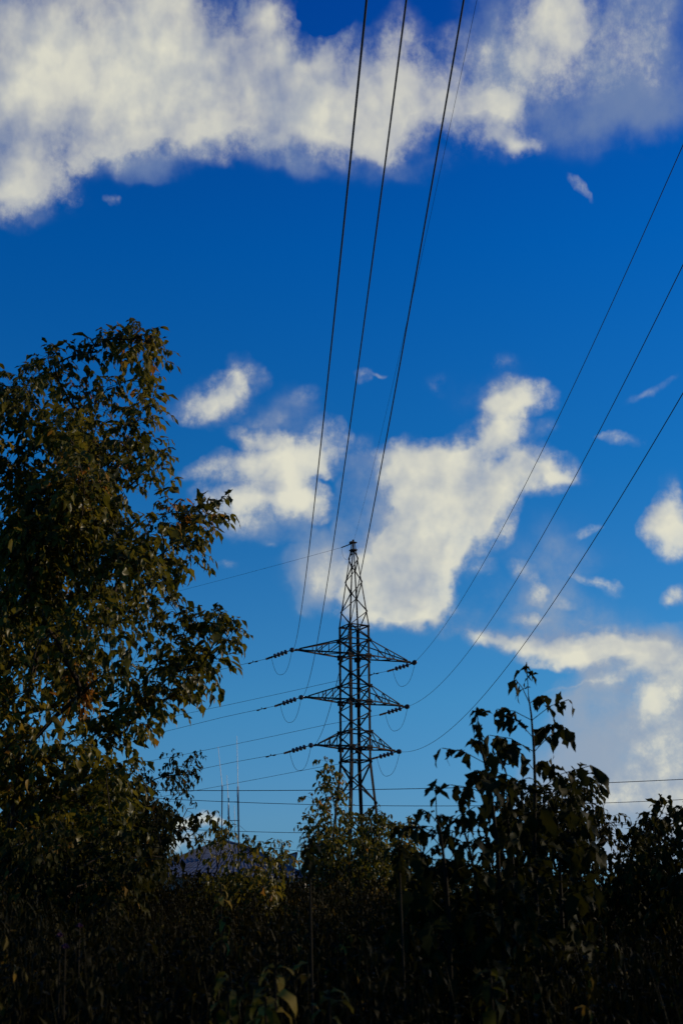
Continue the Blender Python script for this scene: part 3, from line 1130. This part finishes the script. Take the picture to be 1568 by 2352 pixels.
def in_poly(x, y, poly):
    c = False
    j = len(poly) - 1
    for i in range(len(poly)):
        xi, yi = poly[i]
        xj, yj = poly[j]
        if (yi > y) != (yj > y) and x < (xj - xi) * (y - yi) / (yj - yi) + xi:
            c = not c
        j = i
    return c


def make_tree(name, label, cat, base, stems, guided, fill, size, inter, mat, tint=(.35, .18), pairs=(1, 2), kind='far', r0=.0035, shoot_len=.55,
              twigs=1.0, stalks=True, group=None, droop=1.0, warm=None, rmax=.2, rise=.25):
    o = empty(name, base, label, cat, group)
    sk = Skeleton()
    for s in stems:
        pts = []
        s = [np.array(q, float) for q in s]
        for i in range(len(s) - 1):
            k = max(2, int(np.linalg.norm(s[i + 1] - s[i]) / .25))
            for t in range(k):
                pts.append(s[i] + (s[i + 1] - s[i]) * t / k + (rng.normal(0, .012, 3) if i + t else 0))
        pts.append(s[-1])
        sk.chain(pts)
    lv_, st = Leaves(), (MB() if stalks else None)
    b3 = np.array(base, float)
    T = [(np.array(q, float), True) for q in guided] + [(np.array(q, float), False) for q in fill]
    T.sort(key=lambda q: np.linalg.norm(q[0] - b3))

    def leafy(path, L_, tnt):
        seg = np.linalg.norm(np.diff(path, axis=0), axis=1)
        tot = seg.sum()
        shoot(lv_, st, path, inter, size, tnt, pairs, start=max(0, 1 - L_ / max(tot, 1e-3)), droop=droop)
    tl = []
    for q, gd in T:
        path, ids = sk.grow_to(q, rise=rise)
        tnt = rng.normal(*tint)
        if warm is not None:
            tnt += warm(q)
        leafy(path, shoot_len * random.uniform(.8, 1.2), tnt)
        # side twigs
        nt_ = np.random.default_rng(len(tl)).poisson(twigs * (.6 if gd else 1.0))
        tl.append(q)
        for _ in range(int(nt_)):
            i = random.randint(max(1, len(path) // 3), len(path) - 1)
            tg = nrm(path[i] - path[i - 1])
            dd = nrm(tg * .7 + rng.normal(0, .7, 3) + np.array([0, 0, .15]))
            Lt = random.uniform(.3, .5 if gd else .8) * shoot_len
            tw = [path[i], path[i] + dd * Lt * .5 + np.array([0, 0, .03]), path[i] + dd * Lt + DOWN * Lt * .15]
            jn = ids[min(i - 1, len(ids) - 1)]
            sk.chain(tw[1:], jn)
            leafy(np.array(tw), Lt * .9, tnt + rng.normal(0, .08))
    sk.mesh(r0, rmax=rmax).build('trunk', M_bark if cat == 'tree' else M_twig, o, smooth=True)
    build_leaves('crown', lv_, kind, mat, o, st)
    return o


def fill_poly(poly, Y0, Y1, n, bias=None, clump=1, spread=.2):
    xs = [p[0] for p in poly]
    ys = [p[1] for p in poly]
    out = []
    while len(out) < n:
        x, y = random.uniform(min(xs), max(xs)), random.uniform(min(ys), max(ys))
        if in_poly(x, y, poly) and (bias is None or random.random() < bias(x, y)):
            c = at(x, y, random.uniform(Y0, Y1))
            for _ in range(clump):
                out.append(c + (rng.normal(0, spread, 3) if clump > 1 else 0))
    return out


# ------------------------------------------------------------------ the tall tree on the left
base = at(-30, 1700, 11.6)
base[2] = 0
tb = base
stems = [[tb, tb + [.05, 0, 1.2], tb + [.25, -.1, 2.2], at(110, 1330, 11.4), at(200, 1130, 11.3), at(285, 990, 11.2)],
         [tb + [.05, 0, 1.0], at(70, 1700, 11.2), at(180, 1600, 10.9), at(300, 1500, 10.8)],
         [tb + [.02, 0, 1.3], at(-60, 1400, 11.9), at(-40, 1150, 12.0), at(60, 980, 11.8)],
         [tb + [0, 0, 1.1], at(-200, 1500, 11.8), at(-300, 1150, 12)],
         [tb + [.1, 0, .9], at(60, 1850, 10.9), at(130, 1800, 10.6)]]
G = [(390, 758), (372, 775), (290, 762), (255, 778), (165, 800), (135, 815), (45, 880), (10, 905), (388, 830), (392, 890), (365, 930), (300, 860), (240, 860), (345, 985),
     (310, 1000), (375, 1025), (385, 1078), (350, 1060), (330, 1120), (505, 1180), (455, 1180), (410, 1170), (468, 1268), (420, 1260), (395, 1225), (350, 1300), (400, 1365), (408, 1395), (365, 1420),
     (555, 1442), (510, 1425), (470, 1435), (520, 1475), (500, 1545), (455, 1530), (420, 1550), (385, 1595), (355, 1585), (400, 1470), (320, 1660), (300, 1620), (310, 1560), (280, 1700), (180, 850), (90, 900), (210, 905), (150, 785), (275, 750), (360, 748), (408, 770), (25, 870), (70, 885), (400, 880), (398, 1060), (384, 1015), (300, 930), (520, 1172), (480, 1200), (440, 1175), (475, 1262), (540, 1430), (566, 1447), (450, 1450), (505, 1530), (470, 1560), (372, 1605), (348, 1600), (330, 1655), (395, 1310), (412, 1345)]
guided = [at(x - (42 if y < 1140 else 26), y + (30 if y < 960 else 0), 11 + rng.uniform(-.5, .5)) for x, y in G]
poly = [(-420, 965), (20, 950), (110, 930), (180, 920), (230, 930), (250, 915), (285, 915), (285, 940), (255, 980), (265, 1090), (300, 1180), (330, 1240), (295, 1300), (290, 1380), (300, 1440), (325, 1510), (260, 1560), (225, 1640), (215, 1720), (210, 1800), (190, 2100), (-420, 2100)]
fill = fill_poly(poly, 9.6, 13.0, 380, lambda x, y: (1.0 if x > -90 else .35) * ((.32 if y < 1000 else (.6 if y < 1200 else 1.0)) if x > 110 else .85), clump=3, spread=.17)
make_tree('box_elder_tree', 'tall leafy tree filling the left edge with drooping olive leaves and bare branch tips', 'tree', tb, stems, guided, fill,
          .108, .080, M_leaf, (.42, .16), (2, 2), 'far', .0032, .40, 1.1, True, droop=.8, warm=lambda q: .35 * max(0, rng.normal(-.2, .6)), rmax=.14)

# smaller dark tree behind it
tb = at(240, 1900, 17.0); tb[2] = 0
G2 = [(448, 1738), (425, 1760), (400, 1745), (440, 1785), (415, 1800), (385, 1858), (330, 1775), (345, 1800), (262, 1752), (290, 1770), (372, 1790), (398, 1835), (360, 1870), (395, 1880), (330, 1850), (300, 1840), (250, 1830), (310, 1900), (380, 1925), (270, 1900), (230, 1780)]
guided = [at(x, y - 5, 17 + rng.uniform(-.8, .8)) for x, y in G2]
fill = fill_poly([(180, 1790), (330, 1800), (385, 1860), (390, 1960), (350, 2060), (120, 2060), (120, 1800)], 15.8, 18.5, 120)
make_tree('box_elder_tree', 'smaller dark bushy tree under the tall one, its airy sprig left of the antennas', 'tree', tb,
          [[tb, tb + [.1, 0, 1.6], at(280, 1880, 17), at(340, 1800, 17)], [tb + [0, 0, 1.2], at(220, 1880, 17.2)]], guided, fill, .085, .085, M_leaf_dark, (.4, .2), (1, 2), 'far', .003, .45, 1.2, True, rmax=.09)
make_tree_gap = None

# branch of another tree reaching in from the left, in front of the house
tb = at(150, 2000, 9.0); tb[2] = 0
G3 = [(412, 1895), (398, 1925), (385, 1960), (350, 1915), (360, 1975), (300, 1935), (400, 1985), (330, 1990), (280, 1960), (250, 1920), (310, 1890)]
guided = [at(x, y - 8, 9 + rng.uniform(-.4, .4)) for x, y in G3]
fill = fill_poly([(0, 1900), (230, 1930), (340, 1980), (330, 2100), (0, 2100)], 8.2, 9.8, 70)
make_tree('box_elder_tree', 'low spreading tree whose drooping branch tips end just left of the corrugated roof', 'tree', tb,
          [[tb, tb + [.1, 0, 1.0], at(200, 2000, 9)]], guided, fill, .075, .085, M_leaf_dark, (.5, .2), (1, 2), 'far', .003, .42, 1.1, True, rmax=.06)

# ------------------------------------------------------------------ saplings and shrubs along the hedge
def sapling(label, px_top, px_mid, Y, tips_px, size, inter, mat, fill_p=None, nfill=0, tint=(.4, .15), kind='far', shoot_len=.5, twigs=.8, r0=.003, name='sapling', cat='sapling', group='saplings along the hedge', pairs=(1, 2), droop=1.0, depth=.5, rmax=.04):
    t, m_ = at(*px_top, Y), at(*px_mid, Y)
    b = m_.copy(); b[2] = 0
    guided = [at(x, y, Y + rng.uniform(-depth, depth)) for x, y in tips_px]
    fill = fill_poly(fill_p, Y - depth * 1.6, Y + depth * 1.6, nfill) if fill_p else []
    return make_tree(name, label, cat, b, [[b, m_, t]], guided, fill, size, inter, mat, tint, pairs, kind, r0, shoot_len, twigs, True, group, droop, rmax=rmax)


sapling('slender sapling with two leafy tops standing before the house roof peak', (495, 1905), (497, 2010), 13.0,
        [(477, 1872), (487, 1885), (500, 1900), (520, 1895), (530, 1905), (516, 1915), (447, 1925), (462, 1935), (480, 1940), (510, 1945)], .075, .07, M_leaf, tint=(.42, .1), shoot_len=.15, twigs=.35,
        fill_p=[(430, 2030), (520, 2020), (560, 2030), (540, 2080), (440, 2080)], nfill=14)
sapling('spreading bush whose drooping tips cross the right half of the house roof', (575, 1960), (570, 2040), 12.0,
        [(585, 1930), (592, 1945), (565, 1945), (548, 1950), (560, 1925), (610, 1968), (625, 1985), (600, 1990), (530, 1965)], .075, .07, M_leaf, tint=(.42, .15), shoot_len=.16, twigs=.4,
        fill_p=[(505, 2010), (590, 1985), (650, 2010), (640, 2080), (500, 2080)], nfill=30, name='shrub', cat='shrub', group='shrubs along the hedge')
sapling('small upright sapling with pale top just left of the yield sign', (641, 1945), (646, 2040), 13.5,
        [(638, 1938), (648, 1948), (630, 1960), (655, 1968), (662, 1985), (632, 1985), (640, 1975)], .072, .065, M_leaf, tint=(.5, .1), shoot_len=.16, twigs=.4)
# bush around the pylon's foot
tb = at(800, 2050, 16.5); tb[2] = 0
G4 = [(752, 1768), (745, 1775), (768, 1790), (775, 1805), (762, 1815), (745, 1810), (780, 1830), (716, 1835), (722, 1850), (735, 1855), (700, 1880), (712, 1895), (770, 1860), (790, 1850), (740, 1880), (725, 1910), (868, 1862), (862, 1880), (885, 1880), (840, 1890), (905, 1905), (918, 1925),
      (895, 1930), (940, 1900), (948, 1935), (935, 1960), (915, 1970), (880, 1900), (820, 1890), (800, 1880), (700, 1950), (720, 1940), (870, 1940), (760, 1900)]
guided = [at(x, y - 4, 16.5 + rng.uniform(-.9, .9)) for x, y in G4]
fill = fill_poly([(715, 1965), (750, 1900), (785, 1885), (830, 1915), (875, 1895), (905, 1945), (930, 1990), (940, 2090), (695, 2090)], 15.0, 17.6, 175)
make_tree('shrub', 'tall bushy clump of saplings wrapped around the foot of the pylon', 'shrub', tb,
          [[tb, at(775, 1950, 16.5), at(765, 1830, 16.5)], [tb + [.1, 0, 0], at(850, 1960, 16.3), at(868, 1900, 16.3)], [tb + [-.1, 0, 0], at(735, 1960, 16.6), at(725, 1880, 16.6)], [tb + [.2, .1, 0], at(910, 1990, 16.5)]],
          guided, fill, .085, .075, M_leaf, (.45, .14), (1, 2), 'far', .003, .24, .5, True, 'shrubs along the hedge', warm=lambda q: .3 * max(0, rng.normal(-.3, .6)), rmax=.05)
sapling('thin lone sapling at the right end of the pylon bush', (943, 1895), (945, 2030), 15.0,
        [(940, 1888), (950, 1900), (932, 1905), (948, 1925), (940, 1950), (952, 1960), (928, 1965), (945, 1985), (935, 2005)], .078, .07, M_leaf, tint=(.55, .15), shoot_len=.17, twigs=.35)

# near saplings on the right: big dark leaves close to the camera
def near_sapling(label, stem_px, Y, size, inter, mat, start=.0, pairs=(3, 3)):
    pts = [at(x, y, Y + i * .01) for i, (x, y) in enumerate(stem_px)]
    b = pts[0].copy(); b[2] = 0
    o = empty('sapling', b, label, 'sapling', 'big leaved saplings near the camera')
    full = [b] + pts
    m = MB()
    k = len(full)
    fine = []
    for i in range(k - 1):
        for t in np.linspace(0, 1, 6)[:-1]:
            fine.append(full[i] * (1 - t) + full[i + 1] * t)
    fine.append(full[-1])
    m.tube(fine, np.linspace(.011, .003, len(fine)), 7)
    m.build('stem', M_twig, o, smooth=True)
    lv_, st = Leaves(), MB()
    path = np.array(fine)
    path = path[path[:, 2] > 1.2]
    shoot(lv_, st, path, inter, size, .3, pairs, start=start, droop=1.0, stalk_r=.0022)
    build_leaves('foliage', lv_, 'near', mat, o, st)
    return o


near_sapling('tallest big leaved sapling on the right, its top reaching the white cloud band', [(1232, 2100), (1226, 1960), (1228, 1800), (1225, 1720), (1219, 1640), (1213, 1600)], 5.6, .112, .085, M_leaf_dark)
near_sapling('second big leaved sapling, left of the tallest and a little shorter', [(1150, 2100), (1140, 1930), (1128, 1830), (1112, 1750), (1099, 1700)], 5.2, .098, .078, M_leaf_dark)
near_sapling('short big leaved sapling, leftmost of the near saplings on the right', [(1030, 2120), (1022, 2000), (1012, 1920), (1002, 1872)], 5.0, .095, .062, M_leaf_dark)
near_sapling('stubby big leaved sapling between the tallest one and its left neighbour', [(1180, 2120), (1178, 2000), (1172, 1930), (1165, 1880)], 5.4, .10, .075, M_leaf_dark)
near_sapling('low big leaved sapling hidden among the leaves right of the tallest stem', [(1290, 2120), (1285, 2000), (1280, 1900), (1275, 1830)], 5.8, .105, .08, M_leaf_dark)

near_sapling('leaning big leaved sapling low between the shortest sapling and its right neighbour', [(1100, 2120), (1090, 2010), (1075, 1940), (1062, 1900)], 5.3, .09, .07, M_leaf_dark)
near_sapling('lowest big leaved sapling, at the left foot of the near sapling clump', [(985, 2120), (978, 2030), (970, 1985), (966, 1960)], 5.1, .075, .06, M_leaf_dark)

sapling('dense rounded shrub with narrow drooping leaves behind the tallest near sapling', (1290, 1830), (1300, 2030), 9.2,
        [(1270, 1795), (1300, 1800), (1322, 1785), (1345, 1800), (1352, 1830), (1340, 1850), (1325, 1870), (1370, 1885), (1395, 1880), (1410, 1890), (1380, 1920), (1250, 1820), (1230, 1850), (1260, 1870), (1400, 1930), (1355, 1910), (1215, 1840)],
        .078, .075, M_leaf_dark, fill_p=[(1200, 1860), (1260, 1820), (1330, 1830), (1350, 1900), (1400, 1930), (1420, 2080), (1180, 2080)], nfill=62, tint=(.4, .15), shoot_len=.24, twigs=.7, name='shrub', cat='shrub', group='shrubs along the hedge', depth=.8)
sapling('leafy shrub with a domed top near the right edge of the view', (1500, 1890), (1495, 2030), 8.8,
        [(1500, 1862), (1480, 1880), (1515, 1875), (1530, 1890), (1545, 1905), (1470, 1910), (1455, 1930), (1505, 1900), (1440, 1950), (1425, 1945)], .078, .075, M_leaf_dark,
        fill_p=[(1440, 1960), (1490, 1900), (1540, 1930), (1570, 2080), (1400, 2080)], nfill=42, tint=(.4, .15), shoot_len=.22, twigs=.6, name='shrub', cat='shrub', group='shrubs along the hedge', depth=.7)
sapling('shrub cut by the right frame edge, leaves against the pale cloud', (1590, 1890), (1600, 2030), 8.0,
        [(1566, 1880), (1575, 1895), (1560, 1920), (1590, 1870), (1620, 1880), (1650, 1900)], .08, .075, M_leaf_dark,
        fill_p=[(1555, 1950), (1700, 1900), (1750, 2090), (1540, 2090)], nfill=36, tint=(.4, .15), shoot_len=.22, twigs=.6, name='shrub', cat='shrub', group='shrubs along the hedge', depth=.7)
sapling('dark shrub filling the dip between the pylon bush and the near saplings', (1020, 2010), (1020, 2060), 11.0,
        [(965, 2000), (985, 2005), (1010, 1998), (1040, 2005), (1075, 1990), (1100, 2000), (960, 2020), (1130, 1985)], .075, .075, M_leaf_dark,
        fill_p=[(940, 2030), (1000, 2010), (1120, 2000), (1180, 2030), (1180, 2110), (940, 2110)], nfill=40, tint=(.4, .15), shoot_len=.2, twigs=.6, name='shrub', cat='shrub', group='shrubs along the hedge', depth=.8)

# ------------------------------------------------------------------ unseen trees added beyond the view, sunward, to shade the foreground
for lab, x, y, hh in (('broad dark tree added outside the right edge for foreground shade, nearest the camera', 5.6, 2.6, 4.6),
                      ('broad dark tree added outside the right edge for foreground shade, middle one of three', 6.6, 5.6, 5.0),
                      ('broad dark tree added outside the right edge for foreground shade, farthest of three', 8.2, 9.0, 5.0)):
    tb = np.array([x, y, 0.0])
    fl = []
    while len(fl) < 150:
        v = rng.uniform(-1, 1, 3)
        if (v ** 2).sum() < 1:
            fl.append(tb + np.array([v[0] * 1.9, v[1] * 2.3, hh * .55 + v[2] * hh * .45]))
    make_tree('box_elder_tree', lab, 'tree', tb, [[tb, tb + [.1, 0, 1.2], tb + [.2, .1, hh * .6]], [tb + [.05, 0, .8], tb + [-.6, .4, hh * .45]]], [], fl, .10, .11, M_leaf_dark, (.4, .2), (1, 2), 'far', .004, .55, 1.0, False, 'shade trees added beside the view', rmax=.12)

# ------------------------------------------------------------------ undergrowth: an uncountable mass of weeds and brush
def topline(x):
    return np.interp(x, [-400, 0, 250, 380, 690, 900, 1000, 1150, 1400, 1568, 2000], [1950, 1950, 1975, 2008, 2008, 2010, 2035, 2035, 2020, 2015, 1990])


def undergrowth():
    lv_, st = Leaves(), MB()
    N = 4200
    for i in range(N):
        Y = 3.4 + 10.5 * random.random() ** .65
        px = random.uniform(-260, 1830)
        frac = (Y - 3.4) / 10.5
        ty = topline(px) + (1 - frac) ** 1.2 * 230 * random.uniform(.6, 1.25) + random.uniform(0, 45)
        top = at(px, ty, Y)
        h = top[2]
        bx = top[0] + rng.normal(0, .12)
        b = np.array([bx, Y + rng.normal(0, .12), max(0, h - random.uniform(.9, 1.5))])
        mid = (b + top) / 2 + rng.normal(0, .04, 3)
        st.tube([b, mid, top], [.003, .0025, .0015], 3, cap=False)
        ln = np.linalg.norm(top - b)
        s = random.random() * 6
        tnt = rng.normal(.42, .2)
        if random.random() < .03:
            tnt += .45
        if random.random() < .45:
            shoot(lv_, None, np.array([b, mid, top]), .12, random.uniform(.06, .085), tnt, (1, 1), start=.15)
            continue
        size = random.uniform(.055, .10)
        k = int(ln / .06)
        for j in range(k):
            t = (j + random.random()) / k
            p = b * (1 - t) ** 2 + mid * 2 * t * (1 - t) + top * t * t
            s += 2.4 + random.uniform(-.4, .4)
            d = np.array([math.cos(s), math.sin(s), random.uniform(-.5, .5)])
            lv_.add(p, nrm(d), nrm(np.array([0, 0, 1.0]) + rng.normal(0, .25, 3)), size * (1.15 - .6 * t) * random.uniform(.8, 1.3), random.uniform(.6, 1.1), random.uniform(.5, 1.7), tnt + rng.normal(0, .08))
    for i in range(1500):      # a deeper row of brush closing the view at the back
        Y = random.uniform(14, 24)
        px = random.uniform(-100, 1700)
        top = at(px, topline(px) + random.uniform(2, 70), Y)
        b = top + np.array([rng.normal(0, .15), rng.normal(0, .15), -random.uniform(.8, 1.4)])
        mid = (b + top) / 2 + rng.normal(0, .06, 3)
        shoot(lv_, None, np.array([b, mid, top]), .13, random.uniform(.10, .15), rng.normal(.42, .2), (1, 1), start=.0)
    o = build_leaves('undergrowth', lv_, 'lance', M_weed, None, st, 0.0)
    return tag(o, 'dark tangled mass of weeds and brush filling the bottom of the view', 'undergrowth', kind='stuff')


undergrowth()

# ------------------------------------------------------------------ foreground plants catching some light
def rosette(label, px, Y, n_, L_, tint, seed, mat, name='weed_plant', cat='plant', group='long leaved plants in the foreground'):
    r_ = random.Random(seed)
    top = at(*px, Y)
    b = top.copy(); b[2] = 0
    o = empty(name, b, label, cat, group)
    m = MB()
    m.tube([b, (b + top) / 2 + [.02, .01, 0], top], [.008, .006, .003], 6)
    m.build('stem', M_twig, o, smooth=True)
    lv_ = Leaves()
    a = r_.random() * 6
    for i in range(n_):
        t = i / n_
        a += 2.4 + r_.gauss(0, .25)
        p = top + DOWN * (t ** 1.3) * L_ * 1.5
        d = np.array([math.cos(a), math.sin(a), .75 - 1.0 * t + r_.gauss(0, .15)])
        lv_.add(p, nrm(d), nrm(np.array([0, 0, 1.0]) + np.array(d) * -.3 + np.array([r_.gauss(0, .25), r_.gauss(0, .25), 0])), L_ * (.75 + .5 * t) * r_.uniform(.7, 1.2), r_.uniform(.65, .95), 1.7 + .9 * r_.random(), tint + r_.gauss(0, .22))
    build_leaves('foliage', lv_, 'lance', mat, o)


rosette('yellow lit drooping plant, the brightest in the dark foreground', (632, 2222), 3.3, 11, .085, .85, 1, M_leaf_yel)
rosette('olive drooping plant just left of the brightest foreground plant', (524, 2245), 3.3, 11, .08, .6, 2, M_leaf_yel)
rosette('dull green drooping plant between and above the two pale foreground plants', (580, 2240), 3.6, 10, .08, .2, 3, M_leaf_yel)
rosette('low drooping plant below the brightest foreground plant', (610, 2290), 3.1, 11, .08, .45, 4, M_leaf_yel)
rosette('low pale tipped plant right of the brightest foreground plant', (755, 2278), 3.2, 9, .08, .5, 5, M_leaf_yel)
rosette('faint narrow leaved plant low in the dark right foreground', (1125, 2230), 3.8, 10, .08, .3, 6, M_leaf_yel)
rosette('yellow topped plant at the hedge top below the house roof', (508, 2030), 6.0, 8, .07, .8, 7, M_leaf_yel)
rosette('pale brown leaved weed below the hedge top in the middle', (515, 2105), 5.0, 10, .07, .6, 8, M_leaf_yel)

rosette('dark tufted weed with curling tips left of the pylon bush', (710, 1925), 4.2, 26, .06, .2, 9, M_leaf_dark)
rosette('dark spiky weed standing before the right end of the pylon bush', (915, 1940), 4.4, 26, .06, .2, 10, M_leaf_dark)

# thistle flowers among the weeds at bottom left
for i, (px, py, Y, lab) in enumerate([(183, 2130, 5.2, 'small purple thistle head, uppermost of those in the weeds at bottom left'), (138, 2152, 5.0, 'small purple thistle head, middle one of those in the weeds at bottom left'),
                                      (150, 2178, 4.8, 'small purple thistle head, lowest of those in the weeds at bottom left')]):
    top = at(px, py, Y - .9)
    b = top.copy(); b[2] = 0
    o = empty('thistle', b, lab, 'flower', 'purple thistles among the weeds')
    m = MB(); m.tube([b, (b + top) / 2 + [.03, 0, 0], top], .003, 5); m.build('stem', M_twig, o)
    m = MB()
    for k in range(40):
        a, e = random.uniform(0, 6.28), random.uniform(.2, 1.5)
        d = np.array([math.cos(a) * math.cos(e), math.sin(a) * math.cos(e), math.sin(e)])
        m.tube([top, top + d * .013], [.002, .001], 3)
    m.build('flower_head', M_purple, o)
